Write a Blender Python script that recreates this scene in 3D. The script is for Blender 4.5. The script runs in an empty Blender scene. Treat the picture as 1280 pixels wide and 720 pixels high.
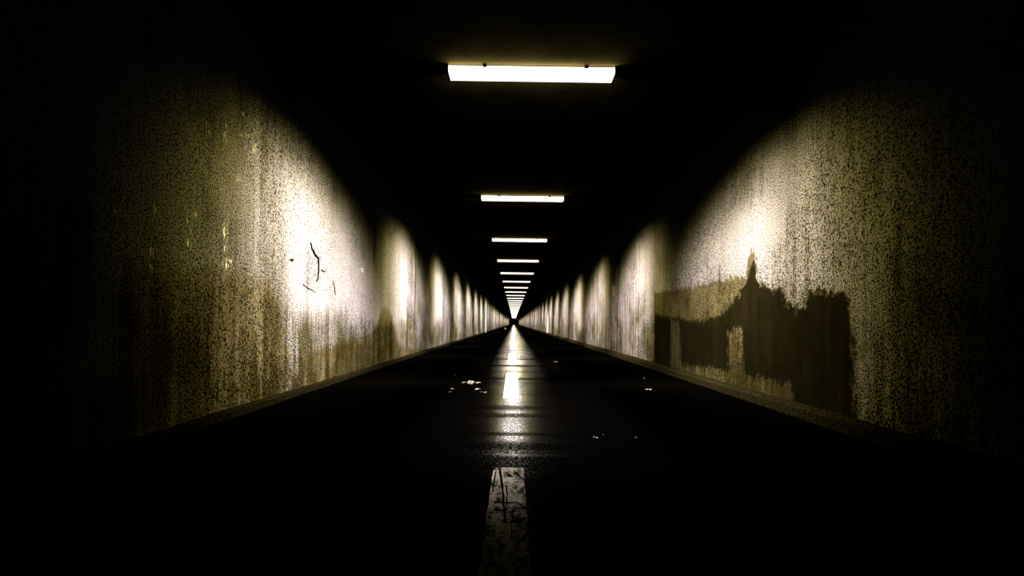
import bpy, bmesh, math, random
import numpy as np
from mathutils import Vector

random.seed(7)
RNG = np.random.default_rng(11)
sc = bpy.context.scene
COL = sc.collection

# ------------------------------------------------------------------ dimensions
F = 698.0                       # focal length in pixels of the 1280 px wide frame
CX, CY = 642.0, 404.0           # principal point in the photograph
ROLL = math.radians(0.8)
HC = 0.572                      # camera height above the floor
ZC = HC + 1.815                 # ceiling height
XL, XR = -1.655, 1.885          # inner faces of the side walls
Y0, Y1 = -2.5, 196.0            # tunnel start and end
LAMPX = 0.102
STEP = 4.0

def unroll(px, py):
    a, b = px - CX, py - CY
    c, s = math.cos(ROLL), math.sin(ROLL)
    return a * c + b * s, -a * s + b * c

def on_wall(px, py, xw):
    """distance along the tunnel and height of a traced point of a side wall"""
    a, b = unroll(px, py)
    d = F * xw / a
    return d, HC - b * d / F

def on_floor(px, py):
    a, b = unroll(px, py)
    d = F * HC / b
    return a * d / F, d

# ------------------------------------------------------------------ helpers
def link(name, me, mat=None, parent=None, kind=None, label=None, cat=None, group=None, loc=None):
    o = bpy.data.objects.new(name, me)
    COL.objects.link(o)
    if mat is not None and me is not None and not me.materials:
        me.materials.append(mat)
    if parent is not None:
        o.parent = parent
    if kind: o['kind'] = kind
    if label: o['label'] = label
    if cat: o['category'] = cat
    if group: o['group'] = group
    if loc is not None: o.location = loc
    return o

def bm_mesh(name, bm, smooth=False):
    me = bpy.data.meshes.new(name)
    bmesh.ops.recalc_face_normals(bm, faces=bm.faces)
    bm.to_mesh(me); bm.free()
    if smooth:
        for p in me.polygons: p.use_smooth = True
    return me

def add_box(bm, x0, x1, y0, y1, z0, z1, bevel=0.0):
    vs = [bm.verts.new((x, y, z)) for z in (z0, z1) for x, y in ((x0, y0), (x1, y0), (x1, y1), (x0, y1))]
    fs = [(0, 3, 2, 1), (4, 5, 6, 7), (0, 1, 5, 4), (1, 2, 6, 5), (2, 3, 7, 6), (3, 0, 4, 7)]
    faces = [bm.faces.new([vs[i] for i in f]) for f in fs]
    if bevel:
        es = list({e for f in faces for e in f.edges})
        bmesh.ops.bevel(bm, geom=es, offset=bevel, segments=2, affect='EDGES', profile=0.6)

def extrude_profile(bm, prof, x0, x1):
    """closed (y, z) outline pushed along x"""
    a = [bm.verts.new((x0, y, z)) for y, z in prof]
    b = [bm.verts.new((x1, y, z)) for y, z in prof]
    n = len(prof)
    for i in range(n):
        j = (i + 1) % n
        bm.faces.new((a[i], a[j], b[j], b[i]))
    bm.faces.new(a[::-1]); bm.faces.new(b)

# ------------------------------------------------------------------ node helpers
class NT:
    def __init__(self, name):
        self.m = bpy.data.materials.new(name)
        self.m.use_nodes = True
        self.t = self.m.node_tree
        self.t.nodes.clear()
        self.out = self.t.nodes.new('ShaderNodeOutputMaterial')
        self.tc = self.t.nodes.new('ShaderNodeTexCoord')
    def put(self, sock, v):
        if hasattr(v, 'is_linked') or hasattr(v, 'links'):
            self.t.links.new(v, sock)
        else:
            sock.default_value = v
    def math(self, op, a, b=0.0, clamp=False):
        n = self.t.nodes.new('ShaderNodeMath'); n.operation = op; n.use_clamp = clamp
        self.put(n.inputs[0], a); self.put(n.inputs[1], b)
        return n.outputs[0]
    def mapping(self, scale, loc=(0, 0, 0), rot=(0, 0, 0)):
        n = self.t.nodes.new('ShaderNodeMapping')
        self.t.links.new(self.tc.outputs['Object'], n.inputs[0])
        n.inputs['Scale'].default_value = scale
        n.inputs['Location'].default_value = loc
        n.inputs['Rotation'].default_value = rot
        return n.outputs[0]
    def noise(self, vec, scale, detail=3.0, rough=0.55, dist=0.0):
        n = self.t.nodes.new('ShaderNodeTexNoise')
        self.t.links.new(vec, n.inputs['Vector'])
        n.inputs['Scale'].default_value = scale
        n.inputs['Detail'].default_value = detail
        n.inputs['Roughness'].default_value = rough
        n.inputs['Distortion'].default_value = dist
        return n.outputs[0]
    def ramp(self, v, lo, hi, a=0.0, b=1.0, smooth=True):
        n = self.t.nodes.new('ShaderNodeMapRange')
        n.interpolation_type = 'SMOOTHSTEP' if smooth else 'LINEAR'
        n.clamp = True
        self.put(n.inputs[0], v)
        n.inputs[1].default_value = lo; n.inputs[2].default_value = hi
        n.inputs[3].default_value = a; n.inputs[4].default_value = b
        return n.outputs[0]
    def mix(self, f, a, b):
        n = self.t.nodes.new('ShaderNodeMix'); n.data_type = 'RGBA'
        self.put(n.inputs[0], f)
        self.put(n.inputs[6], a if not isinstance(a, tuple) else (*a, 1.0))
        self.put(n.inputs[7], b if not isinstance(b, tuple) else (*b, 1.0))
        return n.outputs[2]
    def mul(self, a, b):
        n = self.t.nodes.new('ShaderNodeMix'); n.data_type = 'RGBA'; n.blend_type = 'MULTIPLY'
        n.inputs[0].default_value = 1.0
        self.put(n.inputs[6], a); self.put(n.inputs[7], b)
        return n.outputs[2]
    def attr(self, name):
        n = self.t.nodes.new('ShaderNodeAttribute'); n.attribute_name = name
        return n.outputs['Fac']
    def sep(self):
        n = self.t.nodes.new('ShaderNodeSeparateXYZ')
        self.t.links.new(self.tc.outputs['Object'], n.inputs[0])
        return n.outputs
    def bump(self, h, strength, dist, normal=None):
        n = self.t.nodes.new('ShaderNodeBump')
        n.inputs['Strength'].default_value = strength
        n.inputs['Distance'].default_value = dist
        self.t.links.new(h, n.inputs['Height'])
        if normal is not None: self.t.links.new(normal, n.inputs['Normal'])
        return n.outputs[0]
    def principled(self, color, rough=0.8, spec=0.3, normal=None, metallic=0.0, emit=None, strength=0.0):
        n = self.t.nodes.new('ShaderNodeBsdfPrincipled')
        self.put(n.inputs['Base Color'], color if not isinstance(color, tuple) else (*color, 1.0))
        self.put(n.inputs['Roughness'], rough)
        self.put(n.inputs['Specular IOR Level'], spec)
        n.inputs['Metallic'].default_value = metallic
        if normal is not None: self.t.links.new(normal, n.inputs['Normal'])
        if emit is not None:
            n.inputs['Emission Color'].default_value = (*emit, 1.0)
            self.put(n.inputs['Emission Strength'], strength)
        self.t.links.new(n.outputs[0], self.out.inputs['Surface'])
        return self.m

def wall_material(side):
    N = NT('plaster_' + side)
    P = N.sep(); y, z = P[1], P[2]
    fine = N.noise(N.mapping((1, 1, 1)), 98.0, 2.0, 0.65)          # pits of the rough cast plaster
    mid = N.noise(N.mapping((1, 1, 1)), 19.0, 3.0, 0.6)
    blotch = N.noise(N.mapping((1, 1, 1.4)), 1.7, 6.0, 0.62)
    streak = N.noise(N.mapping((1, 6.5, 0.55)), 1.6, 5.0, 0.62)   # runs of dirty water
    streak2 = N.noise(N.mapping((1, 26.0, 1.6)), 1.3, 4.0, 0.65)
    low = N.ramp(z, 0.15, 1.25, 1.0, 0.0)                         # splash dirt, ragged
    # how grimy: blotches + streaks + splash dirt
    g = N.math('ADD', N.math('MULTIPLY', blotch, 1.1), N.math('MULTIPLY', streak, 1.1))
    g = N.math('ADD', g, N.math('MULTIPLY', streak2, 0.45))
    g = N.math('ADD', g, N.math('MULTIPLY', low, 0.34))
    edge = N.math('MULTIPLY', N.math('SUBTRACT', mid, 0.5), 0.22)
    edge = N.math('ADD', edge, N.math('MULTIPLY', N.math('SUBTRACT', fine, 0.5), 0.06))
    s_mid = N.ramp(N.math('ADD', N.attr('stain_mid'), edge), -0.012, 0.012)
    s_dark = N.ramp(N.math('ADD', N.attr('stain_dark'), edge), -0.02, 0.02)
    s_pool = N.ramp(N.attr('lit_pool'), -0.05, 0.22)  # bright lamp pools painted in: less grime and fewer specks inside
    g = N.math('SUBTRACT', g, N.math('MULTIPLY', s_pool, 0.36))
    grime = N.ramp(g, 1.22, 1.92)
    col = N.mix(grime, (0.190, 0.180, 0.172), (0.052, 0.047, 0.015))
    # panels cast and painted at different times differ in tone
    tone = N.noise(N.mapping((0, 0.55, 0.03)), 1.0, 4.0, 0.75)
    col = N.mul(col, N.mix(N.ramp(tone, 0.38, 0.62), (0.74, 0.72, 0.66), (1.12, 1.12, 1.12)))
    pool_bands = N.noise(N.mapping((0, 0.12, 0.02), (0, 3.7, 0)), 1.0, 3.0, 0.7)  # bright and dark bands of distant lamp pools, painted into the wall colour
    far = N.mix(N.ramp(pool_bands, 0.42, 0.58), (0.40, 0.37, 0.28), (1.45, 1.45, 1.45))
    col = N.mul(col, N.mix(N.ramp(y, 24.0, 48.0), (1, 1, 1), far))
    # nearly black paint / damp
    if side == 'right':
        col = N.mul(col, N.mix(s_mid, (0.82, 0.81, 0.78), (0.30, 0.27, 0.13)))
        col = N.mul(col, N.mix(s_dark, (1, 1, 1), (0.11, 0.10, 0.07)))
        joints = (7.52, 8.42, 10.15, 12.6, 31.2, 44.0)
    else:
        soft = N.ramp(N.math('ADD', N.attr('stain_mid'), N.math('MULTIPLY', edge, 2.0)), -0.06, 0.05)
        col = N.mul(col, N.mix(soft, (1, 1, 1), (0.62, 0.56, 0.36)))
        softd = N.ramp(N.math('ADD', N.attr('stain_dark'), N.math('MULTIPLY', N.math('SUBTRACT', streak2, 0.5), 0.35)), -0.03, 0.05)
        col = N.mul(col, N.mix(softd, (1, 1, 1), (0.55, 0.49, 0.28)))
        joints = (9.35, 13.1, 21.5, 27.5)
    # black specks where dirt sits in the pits, denser where grimy
    thr = N.math('ADD', N.math('MULTIPLY', grime, 0.06), N.math('MULTIPLY', s_pool, -0.035))
    sv = N.math('SUBTRACT', N.math('ADD', fine, N.math('MULTIPLY', mid, 0.10)), thr)
    speck = N.ramp(sv, 0.475, 0.565, 0.035, 1.0)
    col = N.mix(speck, (0.0022, 0.0018, 0.0006), col)
    for j in joints:                                              # dirt in the joints between wall panels
        w = 0.016 if j < 9 else 0.06
        d = N.math('ABSOLUTE', N.math('SUBTRACT', y, j))
        col = N.mix(N.ramp(d, w * 0.5, w, 0.75, 0.0), col, (0.004, 0.0035, 0.001))
    # bright flecks of lime and old paint
    fl = N.noise(N.mapping((1, 2.6, 1.0)), 24.0, 2.0, 0.7)
    fk = N.math('MULTIPLY', N.ramp(fl, 0.56, 0.62), N.ramp(N.attr('fleck'), -0.01, 0.02))
    col = N.mix(fk, col, (0.85, 0.82, 0.72))
    h = N.math('ADD', N.math('MULTIPLY', fine, 0.6), N.math('MULTIPLY', mid, 0.6))
    nrm = N.bump(h, 0.75, 0.012)
    return N.principled(col, 0.95, 0.0, nrm)

def floor_material():
    N = NT('wet_asphalt')
    P = N.sep(); y = P[1]
    fine = N.noise(N.mapping((1, 1, 1)), 75.0, 2.0, 0.65)
    band = N.noise(N.mapping((0.10, 2.2, 1)), 1.0, 5.0, 0.72)     # laid across the tunnel
    wav = N.noise(N.mapping((0.35, 1.6, 1)), 1.3, 3.0, 0.6)
    dry = 0.0
    wob = N.math('MULTIPLY', N.math('SUBTRACT', N.noise(N.mapping((1.5, 0.4, 1)), 3.0, 3.0), 0.5), 0.10)
    yw = N.math('ADD', y, wob)
    d = None
    for c, w in ((3.46, 0.10), (2.88, 0.055), (2.60, 0.06), (2.27, 0.15), (5.75, 0.14), (7.55, 0.12)):
        k = N.ramp(N.math('ABSOLUTE', N.math('SUBTRACT', yw, c)), w * 0.6, w * 1.15, 1.0, 0.0)
        d = k if d is None else N.math('MAXIMUM', d, k)
    wet = N.ramp(band, 0.36, 0.60)
    wet = N.math('MULTIPLY', wet, N.math('SUBTRACT', 1.0, N.math('MULTIPLY', d, 0.92)))
    grain = N.ramp(fine, 0.47, 0.60)
    # gloss colour masked to the middle, painting in the narrow streak of the lamps
    lamp_streak = N.ramp(N.math('ABSOLUTE', N.math('SUBTRACT', P[0], 0.05)), 0.03, 0.38, 1.0, 0.0)
    lamp_streak = N.math('MULTIPLY', lamp_streak, N.ramp(y, 2.0, 2.5, 0.06, 1.0))
    spec = N.math('MULTIPLY', N.math('MULTIPLY', lamp_streak, N.math('ADD', 0.008, N.math('MULTIPLY', wet, 0.20))), N.math('ADD', 0.05, N.math('MULTIPLY', grain, 1.1)))
    rough = N.ramp(wet, 0.0, 1.0, 0.22, 0.13)
    h = N.math('ADD', N.math('MULTIPLY', fine, 0.05), N.math('MULTIPLY', wav, 0.8))
    nrm = N.bump(h, 0.35, 0.006)
    # rough black asphalt under a thin, broken film of water
    rough = N.math('ADD', rough, N.ramp(y, 4.0, 14.0, 0.0, 0.20))
    df = N.t.nodes.new('ShaderNodeBsdfDiffuse'); df.inputs['Color'].default_value = (0.00030, 0.00025, 0.00015, 1)
    gl = N.t.nodes.new('ShaderNodeBsdfGlossy')
    fr = N.t.nodes.new('ShaderNodeFresnel'); fr.inputs['IOR'].default_value = 1.33
    N.put(gl.inputs['Color'], N.math('MULTIPLY', spec, fr.outputs[0]))
    N.put(gl.inputs['Roughness'], rough); N.put(gl.inputs['Normal'], nrm); N.put(df.inputs['Normal'], nrm)
    ad = N.t.nodes.new('ShaderNodeAddShader')
    N.t.links.new(df.outputs[0], ad.inputs[0]); N.t.links.new(gl.outputs[0], ad.inputs[1])
    N.t.links.new(ad.outputs[0], N.out.inputs['Surface'])
    return N.m

def simple(name, color, rough=0.7, spec=0.2, noise_scale=30.0, var=0.4, metallic=0.0, bump=0.0):
    N = NT(name)
    n = N.noise(N.mapping((1, 1, 1)), noise_scale, 4.0, 0.6)
    dark = tuple(c * (1 - var) for c in color)
    col = N.mix(N.ramp(n, 0.35, 0.65), dark, color)
    nrm = N.bump(n, bump, 0.004) if bump else None
    return N.principled(col, rough, spec, nrm, metallic)

M_left = wall_material('left')
M_right = wall_material('right')
M_floor = floor_material()
M_ceil = simple('sooty_concrete_ceiling', (0.55, 0.43, 0.14), 0.95, 0.0, 3.0, 0.4, bump=0.3)
M_end = simple('dark_end_wall', (0.0020, 0.0017, 0.0009), 0.9, 0.0, 3.0, 0.4)
M_kerb = simple('dirty_concrete_plinth', (0.011, 0.009, 0.0033), 0.95, 0.0, 55.0, 0.94, bump=0.5)
M_kerb_l = simple('dark_dirty_plinth', (0.008, 0.0065, 0.0025), 0.95, 0.0, 70.0, 0.85, bump=0.5)
M_strip = simple('pale_joint_strip', (0.42, 0.40, 0.36), 0.7, 0.05, 12.0, 0.25)
M_house = simple('black_lamp_housing', (0.004, 0.004, 0.004), 0.6, 0.1, 10.0, 0.2)
M_slit = simple('pale_light_slit', (0.6, 0.58, 0.5), 0.4, 0.4, 40.0, 0.4)
M_paper = simple('torn_pale_paper', (0.16, 0.145, 0.105), 0.9, 0.05, 60.0, 0.5, bump=0.4)
M_leaf = simple('wet_yellow_leaf', (0.07, 0.075, 0.022), 0.7, 0.1, 60.0, 0.5, bump=0.4)
M_black = simple('black_gap', (0.0004, 0.0003, 0.0002), 1.0, 0.0, 20.0, 0.2)
M_chip = simple('bare_grey_render', (0.18, 0.168, 0.145), 1.0, 0.0, 95.0, 0.75, bump=0.8)
M_frame = simple('brown_door_frame', (0.05, 0.03, 0.012), 0.6, 0.1, 8.0, 0.3)

def paint_material(name, wear_lo, wear_hi):
    N = NT(name)
    a = N.noise(N.mapping((1, 1, 1)), 55.0, 3.0, 0.7)
    b = N.noise(N.mapping((6, 2.0, 1)), 2.2, 5.0, 0.65, 0.4)
    w = N.ramp(N.math('ADD', N.math('MULTIPLY', a, 0.5), b), wear_lo, wear_hi)
    if wear_lo > .6:                                    # worn paint, its near end also darkened to paint in the lamp falloff
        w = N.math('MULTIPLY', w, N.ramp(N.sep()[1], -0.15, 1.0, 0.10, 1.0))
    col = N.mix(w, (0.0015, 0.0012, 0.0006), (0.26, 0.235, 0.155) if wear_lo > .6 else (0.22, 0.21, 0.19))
    return N.principled(col, 0.16 if wear_lo < .6 else 0.6, 0.05 if wear_lo < .6 else 0.0, N.bump(a, 0.3, 0.003))
M_paint_worn_falloff = paint_material('worn_falloff_paint', 0.62, 0.86)
M_paint = paint_material('road_paint', 0.42, 0.56)

Nl = NT('lamp_diffuser')
M_lamp = Nl.principled((0.8, 0.8, 0.78), 0.4, 0.2, None, 0.0, (1.0, 0.93, 0.80), 2.1)

# ------------------------------------------------------------------ side walls
def sdf_poly(Y, Z, poly):
    p = np.stack([Y, Z], -1)
    d = np.full(Y.shape, 1e9); inside = np.zeros(Y.shape, bool)
    n = len(poly)
    for i in range(n):
        a = np.array(poly[i]); b = np.array(poly[(i + 1) % n])
        ab = b - a
        t = np.clip(((p - a) @ ab) / max(ab @ ab, 1e-9), 0, 1)
        d = np.minimum(d, np.linalg.norm(p - (a + t[..., None] * ab), axis=-1))
        c = (a[1] > p[..., 1]) != (b[1] > p[..., 1])
        xi = a[0] + (p[..., 1] - a[1]) * (b[0] - a[0]) / (b[1] - a[1] + 1e-12)
        inside ^= c & (p[..., 0] < xi)
    return np.where(inside, d, -d)

def wall(name, xw, mat, masks, sign):
    ys = np.concatenate([np.arange(Y0, 1.5, 0.5), np.arange(1.5, 9.6, 0.03), np.arange(9.7, 24, 0.1), np.arange(24.5, Y1, 1.0), [Y1]])
    zs = np.linspace(0, ZC, 72)
    YY, ZZ = np.meshgrid(ys, zs, indexing='ij')
    ny, nz = YY.shape
    # the hand-laid plaster undulates by a few millimetres
    und = 0.004 * np.sin(YY * 2.1 + ZZ * 1.3) * np.sin(ZZ * 2.7 + 0.7) * (YY < 9.6)
    X = xw + und * sign
    verts = np.stack([X, YY, ZZ], -1).reshape(-1, 3)
    idx = np.arange(ny * nz).reshape(ny, nz)
    q = np.stack([idx[:-1, :-1], idx[1:, :-1], idx[1:, 1:], idx[:-1, 1:]], -1).reshape(-1, 4)
    if sign < 0: q = q[:, ::-1]
    me = bpy.data.meshes.new(name)
    me.from_pydata(verts.tolist(), [], q.tolist())
    for k in ('stain_mid', 'stain_dark', 'lit_pool', 'fleck'):
        v = np.full(YY.shape, -1.0)
        for kind, poly in masks.get(k, []):
            w = [on_wall(px, py, xw) for px, py in poly]
            s = sdf_poly(YY, ZZ, w)
            v = np.maximum(v, s) if kind == '+' else np.minimum(v, -s)
        v = np.clip(v, -1, 1)
        a = me.attributes.new(k, 'FLOAT', 'POINT')
        a.data.foreach_set('value', v.reshape(-1).astype(np.float32))
    for p in me.polygons: p.use_smooth = True
    return link(name, me, mat, kind='structure')

def blob(x, y, r, ry=None):
    ry = ry or r
    return ('+', [(x + r * math.cos(t), y + ry * math.sin(t)) for t in [i * math.pi / 4 for i in range(8)]])

left_masks = {
    'stain_mid': [('+', [(150, 338), (205, 342), (250, 340), (312, 345), (332, 352), (346, 372), (352, 400), (360, 440), (364, 470), (352, 500), (345, 530), (150, 620)])],
    'stain_dark': [('+', [(345, 515), (357, 494), (368, 470), (372, 448), (384, 438), (400, 432), (425, 428), (452, 420), (467, 414), (473, 400), (478, 385), (484, 383), (489, 392), (492, 408), (499, 430), (520, 436), (520, 462), (345, 530)])],
    'lit_pool': [('+', [(345, 190), (395, 215), (432, 270), (440, 330), (440, 395), (395, 405), (362, 395), (352, 350), (350, 280)]),
              ('-', [(387, 324), (393, 326), (396, 338), (395, 348), (390, 351), (385, 346), (385, 334)]),
              ('+', [(470, 290), (500, 290), (508, 330), (506, 400), (486, 380), (476, 360)]), ('+', [(436, 315), (470, 330), (512, 400), (480, 412), (436, 405)]), ('+', [(538, 330), (552, 340), (554, 400), (540, 410)]),
              ('+', [(578.5, 335), (588, 350), (588, 385), (578.5, 385)])],
    'fleck': [blob(235, 300, 4, 34), blob(238, 300, 10, 5), blob(242, 269, 11, 4), blob(281, 296, 4, 22), blob(303, 143, 4, 4),
              blob(307, 170, 9, 5), blob(297, 222, 3, 8), blob(318, 186, 3, 8), blob(194, 258, 7, 9), blob(189, 320, 4, 20),
              blob(147, 266, 4, 12), blob(142, 312, 3, 8), blob(259, 160, 3, 16), blob(281, 165, 3, 18), blob(285, 330, 8, 8),
              blob(309, 233, 4, 5), blob(195, 160, 3, 5), blob(150, 333, 3, 6), blob(452, 338, 3, 4)],
}
right_masks = {
    'stain_mid': [('+', [(818, 366), (849, 362), (880, 355), (913, 348), (931, 347), (936, 322), (941, 310), (945, 332), (948, 354),
                         (963, 359), (979, 359), (984, 379), (994, 384), (1005, 379), (1008, 365), (1030, 361), (1058, 367),
                         (1064, 384), (1068, 440), (1072, 540), (818, 490)]),
                  ],
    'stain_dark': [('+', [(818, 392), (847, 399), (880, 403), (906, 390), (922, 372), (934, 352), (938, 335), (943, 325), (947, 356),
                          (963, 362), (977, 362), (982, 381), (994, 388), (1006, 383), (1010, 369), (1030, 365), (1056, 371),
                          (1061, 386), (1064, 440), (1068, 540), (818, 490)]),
                   ('-', [(838, 400), (849, 402), (851, 470), (838, 466)]),
                   ('-', [(910, 413), (929, 407), (931, 500), (911, 490)]),
                   ('-', [(850, 455), (905, 463), (990, 480), (990, 520), (850, 480)]),
                   ],
    'lit_pool': [('+', [(885, 330), (880, 300), (920, 255), (960, 235), (985, 260), (985, 300), (950, 335), (915, 342)]),
              ('+', [(795, 300), (816, 300), (812, 365), (797, 370)]), ('+', [(722, 350), (735, 345), (733, 410), (722, 415)])],
    'fleck': [blob(767, 364, 2, 9)],
}
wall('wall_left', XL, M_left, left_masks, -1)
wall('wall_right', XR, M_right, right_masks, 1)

# ------------------------------------------------------------------ floor, ceiling, end wall, plinths
def slab(name, x0, x1, y0, y1, z0, z1, mat, kind='structure', bevel=0.0):
    bm = bmesh.new(); add_box(bm, x0, x1, y0, y1, z0, z1, bevel)
    return link(name, bm_mesh(name, bm), mat, kind=kind)
slab('floor', XL - 0.2, XR + 0.2, Y0, Y1 + 0.3, -0.15, 0.0, M_floor)
slab('ceiling', XL - 0.2, XR + 0.2, Y0, Y1 + 0.3, ZC, ZC + 0.15, M_ceil)

def end_wall():
    bm = bmesh.new()                                   # solid wall round a doorway
    add_box(bm, XL, -0.75, Y1, Y1 + 0.3, 0, ZC)
    add_box(bm, 0.85, XR, Y1, Y1 + 0.3, 0, ZC)
    add_box(bm, -0.75, 0.85, Y1, Y1 + 0.3, 2.05, ZC)
    return link('wall_end', bm_mesh('wall_end', bm), M_end, kind='structure')
end_wall()
def door():
    bm = bmesh.new()
    add_box(bm, -0.75, 0.85, Y1 + 0.16, Y1 + 0.22, 0.0, 2.05)
    d = link('door_1', bm_mesh('door_leaf', bm), M_end, kind='structure')
    bm = bmesh.new()
    for x0, x1, z0, z1 in ((-0.75, -0.68, 0.01, 2.04), (0.78, 0.85, 0.01, 2.04), (-0.68, 0.78, 1.97, 2.04), (0.02, 0.08, 0.01, 1.97)):
        add_box(bm, x0, x1, Y1 + 0.10, Y1 + 0.16, z0, z1)
    link('door_frame', bm_mesh('door_frame', bm), M_frame, d)
door()

def plinth(name, xw, sgn, w, h, mat, wave):
    ys = np.concatenate([np.arange(Y0, 12, 0.12), np.arange(12, Y1, 2.0), [Y1]])
    bm = bmesh.new(); rows = []
    r = random.Random(3)
    for yy in ys:
        j = (r.random() - .5) * wave
        k = (r.random() - .5) * wave
        prof = [(0, 0), (w + j, 0), (w + j, h * 0.75), (w * 0.75 + j, h + k), (0, h + k)]
        rows.append([bm.verts.new((xw - sgn * a, yy, b)) for a, b in prof])
    for a, b in zip(rows[:-1], rows[1:]):
        for i in range(5):
            k = (i + 1) % 5
            bm.faces.new((a[i], a[k], b[k], b[i]))
    bm.faces.new(rows[0]); bm.faces.new(rows[-1][::-1])
    return link(name, bm_mesh(name, bm), mat, kind='structure')
plinth('baseboard_right', XR, 1, 0.085, 0.075, M_kerb, 0.006)
plinth('baseboard_left', XL, -1, 0.035, 0.050, M_kerb_l, 0.008)

# pale cover strips over the expansion joints, one on each wall
def strip(name, xw, sgn, yy, top):
    bm = bmesh.new()
    a, b = sorted((xw, xw - sgn * 0.05))
    add_box(bm, a, b, yy - 0.30, yy + 0.30, 0.0, top, 0.006)
    link(name, bm_mesh(name, bm), M_strip, kind='structure')
strip('trim_1', XL, -1, 32.2, 2.0)
strip('trim_2', XR, 1, 30.6, 2.15)

# ------------------------------------------------------------------ crack and chipped render in the left wall
def ribbon(bm, pts, widths, place, t0, t1):
    """jagged closed strip of real thickness along pts, laid on a surface"""
    rows = []
    for i, (u, v) in enumerate(pts):
        a = np.array(pts[max(i - 1, 0)]); b = np.array(pts[min(i + 1, len(pts) - 1)])
        d = b - a; d = d / (np.linalg.norm(d) + 1e-9); n = np.array([-d[1], d[0]])
        w = widths[i] if isinstance(widths, (list, tuple)) else widths
        w *= 0.7 + 0.6 * random.random()
        p, q = np.array([u, v]) + n * w / 2, np.array([u, v]) - n * w / 2
        rows.append([bm.verts.new(place(*p, t0)), bm.verts.new(place(*q, t0)), bm.verts.new(place(*q, t1)), bm.verts.new(place(*p, t1))])
    for a, b in zip(rows[:-1], rows[1:]):
        for i in range(4):
            k = (i + 1) % 4
            bm.faces.new((a[i], a[k], b[k], b[i]))
    bm.faces.new(rows[0]); bm.faces.new(rows[-1][::-1])

def densify(pts, n, jit):
    out = []
    for a, b in zip(pts[:-1], pts[1:]):
        for k in range(n):
            t = k / n
            out.append((a[0] + (b[0] - a[0]) * t + (random.random() - .5) * jit, a[1] + (b[1] - a[1]) * t + (random.random() - .5) * jit))
    out.append(pts[-1])
    return out

wl = bpy.data.objects['wall_left']
onL = lambda u, v, t: (XL + t, u, v)
def wall_crack(name, px, w, jit=0.006):
    pts = densify([on_wall(x, y, XL) for x, y in px], 4, jit)
    ws = [w * min(1.0, 0.25 + 3.0 * min(i, len(pts) - 1 - i) / len(pts)) for i in range(len(pts))]
    bm = bmesh.new(); ribbon(bm, pts, ws, onL, -0.010, 0.0065)
    o = link(name, bm_mesh(name, bm), M_black, wl)
    return o
c = wall_crack('crack', [(388, 302), (390, 310), (393, 317), (394, 319), (398, 323), (398, 338), (397, 348), (395, 352)], 0.015, 0.016)
c['label'] = 'black jagged crack in the bright plaster'
wall_crack('crack', [(401, 337), (404, 339), (407, 339.5)], 0.007, 0.004)
wall_crack('crack', [(416, 352), (418, 361), (419, 369)], 0.007, 0.008)
wall_crack('crack', [(378, 355), (384, 360), (389, 362), (394, 366)], 0.004, 0.008)
wall_crack('crack', [(362, 325), (366, 324), (364, 327)], 0.012, 0.004)

# ------------------------------------------------------------------ ceiling lights
LL, LD = 0.585, 0.082           # half length, half depth
def lamp_meshes():
    d = {}
    bm = bmesh.new()            # flat steel tray screwed to the ceiling
    add_box(bm, -LL + 0.01, LL - 0.01, -LD + 0.012, LD - 0.012, -0.018, 0.0, 0.003)
    d['housing'] = bm_mesh('lamp_housing', bm)
    bm = bmesh.new()            # frosted trough with rounded lower edges
    prof = [(-LD, -0.012)]
    for k in range(6):
        t = math.pi + k / 5 * math.pi / 2
        prof.append((-LD + 0.016 + 0.016 * math.cos(t), -0.037 + 0.016 * math.sin(t)))
    for k in range(6):
        t = 1.5 * math.pi + k / 5 * math.pi / 2
        prof.append((LD - 0.016 + 0.016 * math.cos(t), -0.037 + 0.016 * math.sin(t)))
    prof.append((LD, -0.012))
    prof = prof[::-1]
    extrude_profile(bm, prof, -LL, LL)
    d['diffuser'] = bm_mesh('lamp_diffuser', bm)
    for s, nm in ((-1, 'cap_a'), (1, 'cap_b')):
        bm = bmesh.new()
        a, b = sorted((s * LL, s * (LL + 0.022)))
        add_box(bm, a, b, -LD - 0.002, LD + 0.002, -0.057, 0.0, 0.003)
        d[nm] = bm_mesh('lamp_end_cap', bm)
        bm = bmesh.new()        # light leaking past the cap, stood in for by narrow pale bars
        a, b = sorted((s * (LL + 0.022), s * (LL + 0.027)))
        add_box(bm, a, b, -LD + 0.004, -0.012, -0.052, -0.042, 0.001)
        add_box(bm, a, b, 0.006, LD - 0.006, -0.052, -0.044, 0.001)
        d[nm + 'g'] = bm_mesh('lamp_end_light_slit', bm)
    bm = bmesh.new()            # little spring clip on the front edge
    add_box(bm, -0.014, 0.014, -LD - 0.006, -LD, -0.022, 0.0, 0.002)
    d['clip'] = bm_mesh('lamp_clip', bm)
    return d
LM = lamp_meshes()
for k in ('housing', 'cap_a', 'cap_b', 'clip'): LM[k].materials.append(M_house)
for k in ('cap_ag', 'cap_bg'): LM[k].materials.append(M_slit)
LM['diffuser'].materials.append(M_lamp)

ORD = ['nearest', 'second', 'third', 'fourth', 'fifth', 'sixth', 'seventh', 'eighth', 'ninth', 'tenth', 'eleventh', 'twelfth', 'thirteenth',
       'fourteenth', 'fifteenth', 'sixteenth', 'seventeenth', 'eighteenth']
def lamp_label(i):
    if i == 0: return 'nearest and largest white fluorescent ceiling light, glowing high above everything else'
    if i == 1: return 'second white ceiling light bar, directly beyond the large nearest one'
    if i < len(ORD): return '%s glowing ceiling light bar counting from the nearest one' % ORD[i]
    return 'tiny far ceiling light melting into the white wedge at the vanishing point'

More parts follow.
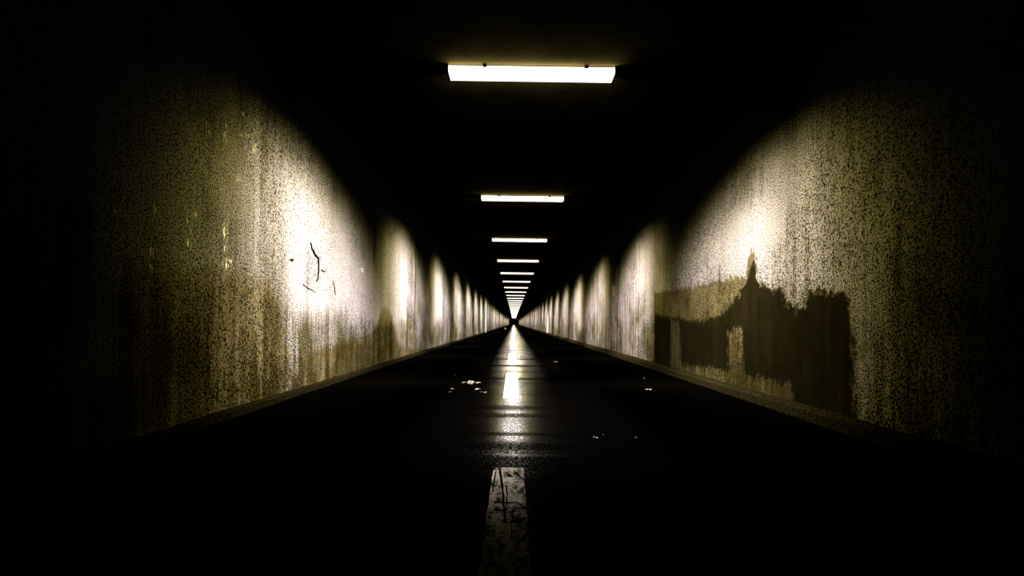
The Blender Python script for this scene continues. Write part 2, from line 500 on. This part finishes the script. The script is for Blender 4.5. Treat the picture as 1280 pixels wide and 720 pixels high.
def luminaire(name, color, power, cut, fwd, down):
    """area lamp with the throw of a tunnel luminaire: its reflector sends the light sideways
    to the walls, a little forward along the tunnel, and cuts it off below the ceiling"""
    L = bpy.data.lights.new(name, 'AREA')
    L.shape = 'RECTANGLE'; L.size = 2 * LL - 0.04; L.size_y = 2 * LD - 0.03
    L.color = color; L.energy = power
    L.use_nodes = True
    t = L.node_tree; t.nodes.clear()
    out = t.nodes.new('ShaderNodeOutputLight'); em = t.nodes.new('ShaderNodeEmission')
    t.links.new(em.outputs[0], out.inputs[0])
    g = t.nodes.new('ShaderNodeNewGeometry'); sp = t.nodes.new('ShaderNodeSeparateXYZ')
    t.links.new(g.outputs['Incoming'], sp.inputs[0])
    def mt(op, a, b=0.0):
        n = t.nodes.new('ShaderNodeMath'); n.operation = op
        for i, v in enumerate((a, b)):
            if isinstance(v, (int, float)): n.inputs[i].default_value = v
            else: t.links.new(v, n.inputs[i])
        return n.outputs[0]
    def rp(v, lo, hi):
        n = t.nodes.new('ShaderNodeMapRange'); n.interpolation_type = 'SMOOTHSTEP'
        t.links.new(v, n.inputs[0])
        n.inputs[1].default_value = min(lo, hi); n.inputs[2].default_value = max(lo, hi)
        n.inputs[3].default_value, n.inputs[4].default_value = (0.0, 1.0) if lo < hi else (1.0, 0.0)
        return n.outputs[0]
    x = mt('ABSOLUTE', sp.outputs[0]); y = sp.outputs[1]; z = mt('ABSOLUTE', sp.outputs[2])
    hor = mt('SQRT', mt('ADD', mt('MULTIPLY', x, x), mt('MULTIPLY', y, y)))
    c = mt('DIVIDE', z, mt('MAXIMUM', hor, 1e-4))
    a = mt('DIVIDE', y, mt('MAXIMUM', x, 1e-4))
    k = mt('MULTIPLY', mt('MULTIPLY', rp(c, *cut), rp(c, 1.85, 1.34)), mt('MULTIPLY', rp(a, fwd[0], fwd[1]), rp(a, fwd[3], fwd[2])))
    ap = mt('MAXIMUM', a, 0.0)                          # batwing throw keeps the wall even between lamps
    k = mt('MULTIPLY', k, mt('ADD', 1.0, mt('MULTIPLY', mt('MULTIPLY', ap, ap), 0.9)))
    if down:                                            # added beam that brightens the centre line and its reflection
        b = mt('DIVIDE', x, mt('MAXIMUM', z, 1e-4)); l = mt('ABSOLUTE', mt('DIVIDE', y, mt('MAXIMUM', z, 1e-4)))
        far = mt('MULTIPLY', rp(l, 2.9, 6.0), down[1])
        k = mt('ADD', k, mt('MULTIPLY', rp(b, down[2], 0.01), mt('ADD', mt('MULTIPLY', rp(l, 1.10, 0.45), down[0]), far)))
    t.links.new(k, em.inputs['Strength'])
    return L
light_a = luminaire('lamp_white_beam', (1.0, 0.93, 1.28), 690.0, (0.26, 0.66), (-0.62, 0.28, 0.9, 2.1), (2.6, 1.6, 0.12))
light_b = luminaire('lamp_warm_beam', (1.0, 0.84, 0.17), 420.0, (0.20, 0.54), (-0.94, 0.10, 0.50, 2.4), (0.6, 6.0, 0.17))

nl = int((Y1 - 1) // STEP)
def piece(kind, mesh, parent):
    return link(kind, mesh, None, parent)
lamps = []
for i in range(nl):
    yy = STEP * (i + 1)
    e = link('ceiling_light', None, label=lamp_label(i), cat='light', group='fluorescent lights along the tunnel ceiling', loc=(LAMPX, yy, ZC))
    piece('housing', LM['housing'], e); piece('diffuser', LM['diffuser'], e)
    if i < 18:
        for s in ('cap_a', 'cap_b'):
            c = piece('end_cap', LM[s], e)
            if i < 4: piece('light_slit', LM[s + 'g'], c)
    if i < 3:
        for x in (-0.33, 0.385):
            c = piece('clip', LM['clip'], e); c.location = (x, 0, 0)
    for L in (light_a, light_b):
        o = link('tube_light', L, None, e)
        o.location = (0, 0, -0.056)
    lamps.append(e)

# ------------------------------------------------------------------ painted centre line
def dash_mesh(i, y0, y1):
    bm = bmesh.new(); r = random.Random(40 + i)
    n = 60 if i < 3 else 16
    w = 0.060; rows = []
    for k in range(n + 1):
        t = y0 + (y1 - y0) * k / n
        jl = (r.random() - .5) * (0.003 if i < 3 else 0.001); jr = (r.random() - .5) * (0.003 if i < 3 else 0.001)
        rows.append([bm.verts.new(p) for p in ((-w + jl, t, 0), (w + jr, t, 0), (w + jr - 0.002, t, 0.003), (-w + jl + 0.002, t, 0.003))])
    for a, b in zip(rows[:-1], rows[1:]):
        for q in range(4):
            k = (q + 1) % 4
            bm.faces.new((a[q], a[k], b[k], b[q]))
    bm.faces.new(rows[0]); bm.faces.new(rows[-1][::-1])
    return bm_mesh('dash', bm)
DX = -0.012
def dash_label(i):
    if i == 0: return 'worn, cracked painted dash on the floor, nearest to the camera'
    if i == 1: return 'bright white painted floor dash, the second one of the centre line'
    if i < 8: return '%s painted dash of the centre line counting from the nearest one' % ORD[i]
    return 'tiny far centre line dash lost in the white floor reflection'
dashes = []
for i in range(16):
    yc = 1.16 + 4.14 * i
    o = link('floor_marking', dash_mesh(i, -1.04, 1.04), M_paint_worn_falloff if i == 0 else M_paint, label=dash_label(i), cat='floor marking',
             group='dashes of the painted centre line', loc=(DX, yc, 0.0))
    dashes.append(o)
# black branching cracks through the nearest dash
root = dashes[0]
for px, w in (([(624, 586), (627, 605), (629, 622), (630, 640), (632, 654)], 0.0075), ([(620, 590), (617, 606), (616, 616)], 0.005),
              ([(642, 589), (650, 597), (656, 602)], 0.005), ([(633, 608), (634, 620), (633, 634)], 0.005),
              ([(617, 628), (630, 630), (645, 629), (652, 633), (656, 638)], 0.007), ([(618, 636), (628, 640), (634, 636), (655, 637)], 0.005),
              ([(622, 650), (635, 655), (648, 653), (657, 649)], 0.005), ([(641, 637), (640, 650), (639, 675)], 0.004)):
    pts = densify([(x - DX, y - 1.16) for x, y in (on_floor(*p) for p in px)], 4, 0.004)
    bm = bmesh.new(); ribbon(bm, pts, w, lambda u, v, t: (u, v, t), 0.001, 0.0042)
    link('crack', bm_mesh('crack', bm), M_black, root)

# ------------------------------------------------------------------ litter on the wet floor
def scrap_mesh(sx, sy, h, seed, n=9):
    r = random.Random(seed); bm = bmesh.new(); top = []; bot = []
    ph = r.random() * 6
    for i in range(n + 1):
        u = i / n * 2 - 1
        row = []; rb = []
        for j in range(5):
            v = j / 4 * 2 - 1
            k = math.sqrt(max(0.05, 1 - u * u * 0.85))
            x = u * sx / 2 + (r.random() - .5) * sx * 0.06
            y = v * sy / 2 * k + (r.random() - .5) * sy * 0.15
            z = h * (0.55 + 0.45 * math.sin(u * 3 + ph + v)) * (0.5 + 0.5 * k) + r.random() * h * 0.25 + 0.002
            row.append(bm.verts.new((x, y, z))); rb.append(bm.verts.new((x, y, max(0.0, z - 0.0018))))
        top.append(row); bot.append(rb)
    for i in range(n):
        for j in range(4):
            bm.faces.new((top[i][j], top[i + 1][j], top[i + 1][j + 1], top[i][j + 1]))
            bm.faces.new((bot[i][j], bot[i][j + 1], bot[i + 1][j + 1], bot[i + 1][j]))
        for j in (0, 4):
            bm.faces.new((top[i][j], bot[i][j], bot[i + 1][j], top[i + 1][j]))
    for i in (0, n):
        for j in range(4):
            bm.faces.new((top[i][j], top[i][j + 1], bot[i][j + 1], bot[i][j]))
    m = bm_mesh('scrap', bm)
    z0 = min(v.co.z for v in m.vertices)
    for v in m.vertices: v.co.z -= z0
    return m
def scrap(name, px, py, wpx, ratio, h, mat, seed, rot, label, cat, group=None):
    x, y = on_floor(px, py)
    s = wpx * y / F
    o = link(name, scrap_mesh(s, s * ratio, h, seed), mat, label=label, cat=cat, group=group, loc=(x, y, 0.0))
    o.rotation_euler = (0, 0, rot)
    return o
G = 'paper scraps on the left of the wet floor'
scrap('paper_scrap', 589, 480.5, 8, 1.5, 0.030, M_paper, 1, 0.5, 'upright crumpled pale paper scrap in the middle of the litter left of the centre line', 'litter', G)
scrap('paper_scrap', 596.5, 479, 9, 0.45, 0.012, M_paper, 2, 0.1, 'thin flat paper strip just right of the crumpled scrap', 'litter', G)
scrap('paper_scrap', 581.5, 479, 9, 0.45, 0.010, M_paper, 3, -0.1, 'thin dull paper strip just left of the crumpled scrap', 'litter', G)
scrap('paper_scrap', 597.5, 487.3, 7, 0.8, 0.012, M_paper, 4, 0.4, 'small torn paper scrap right above the greenish leaf', 'litter', G)
scrap('fallen_leaf', 604, 491, 8, 0.6, 0.009, M_leaf, 5, 0.0, 'greenish yellow leaf lying at the right front of the litter', 'leaf')
scrap('paper_scrap', 562, 490.5, 5, 0.8, 0.007, M_paper, 6, 0.2, 'dim paper scrap at the far left front of the litter', 'litter', G)
scrap('paper_scrap', 565.5, 486.5, 5, 0.8, 0.006, M_paper, 8, 0.2, 'dim paper scrap at the left behind the frontmost one', 'litter', G)
scrap('paper_scrap', 569, 469, 2.5, 1.0, 0.006, M_paper, 9, 0.2, 'tiny paper crumb farthest back in the litter', 'litter', G)
scrap('paper_scrap', 811, 487.5, 6.5, 0.7, 0.008, M_strip, 10, 0.0, 'small white scrap near the right wall', 'litter')
scrap('paper_scrap', 805.5, 473.5, 2, 1.0, 0.008, M_paper, 11, 0.0, 'tiny grey crumb behind the white scrap near the right wall', 'litter')
scrap('paper_scrap', 744.5, 547.5, 6, 0.5, 0.006, M_strip, 12, -0.5, 'slanting white scrap on the right floor, nearest to the camera', 'litter')
scrap('paper_scrap', 795, 548, 3, 0.8, 0.005, M_paper, 13, -0.3, 'small dim crumb to the right of the slanting white scrap', 'litter')
scrap('paper_scrap', 754, 544, 2, 1.0, 0.004, M_paper, 14, 0.3, 'tiny dim crumb just right of the slanting white scrap', 'litter')
scrap('paper_scrap', 694, 452.5, 7, 1.0, 0.008, M_paper, 15, 0.0, 'faint thin scrap on the floor right of the reflection', 'litter')
scrap('paper_scrap', 632, 412, 2.2, 1.2, 0.16, M_strip, 16, 0.3, 'far white rag on the floor at the foot of the left wall', 'litter')

# small white bulkhead lamp high on the far left wall, not lit brightly
def bulkhead():
    d, z = on_wall(636.5, 398.8, XL)
    d = F * (-XL - 0.08) / 5.6 if d > 190 or d < 0 else d
    d = min(d, 186.0)
    e = link('wall_bulkhead', None, label='tiny round white fitting on the left wall near the end of the tunnel', cat='wall lamp', loc=(XL, d, 1.85))
    bm = bmesh.new()
    bmesh.ops.create_cone(bm, cap_ends=True, segments=20, radius1=0.13, radius2=0.13, depth=0.05)
    for v in bm.verts: v.co = Vector((v.co.z + 0.025, v.co.x, v.co.y))
    link('back_plate', bm_mesh('back_plate', bm), M_strip, e)
    bm = bmesh.new()
    bmesh.ops.create_uvsphere(bm, u_segments=20, v_segments=12, radius=0.11)
    for v in bm.verts: v.co = Vector((v.co.x * 0.8 + 0.06, v.co.y, v.co.z))
    link('glass_dome', bm_mesh('glass_dome', bm, True), M_lampdim, e)
Nd = NT('dim_dome')
M_lampdim = Nd.principled((0.7, 0.7, 0.7), 0.3, 0.3, None, 0.0, (0.9, 0.92, 1.0), 1.2)
bulkhead()

# ------------------------------------------------------------------ world, camera, view
w = bpy.data.worlds.new('world'); sc.world = w; w.use_nodes = True
w.node_tree.nodes['Background'].inputs[0].default_value = (0, 0, 0, 1)
w.node_tree.nodes['Background'].inputs[1].default_value = 0.0

cam = bpy.data.cameras.new('camera'); co = bpy.data.objects.new('camera', cam); COL.objects.link(co)
cam.sensor_width = 36.0; cam.lens = 36.0 * F / 1280.0
cam.shift_x = (640.0 - CX) / 1280.0
cam.shift_y = (CY - 360.0) / 1280.0
cam.clip_start = 0.05; cam.clip_end = 600
co.location = (0, 0, HC)
co.rotation_mode = 'QUATERNION'
from mathutils import Quaternion
co.rotation_quaternion = Quaternion((1, 0, 0), math.pi / 2) @ Quaternion((0, 0, 1), ROLL)
sc.camera = co

sc.view_settings.view_transform = 'Standard'
sc.view_settings.look = 'None'
sc.view_settings.exposure = 0.0
sc.view_settings.gamma = 1.0
sc.view_settings.use_curve_mapping = False
sc.cycles.max_bounces = 4
sc.cycles.diffuse_bounces = 0
sc.cycles.glossy_bounces = 2
sc.cycles.use_light_tree = True
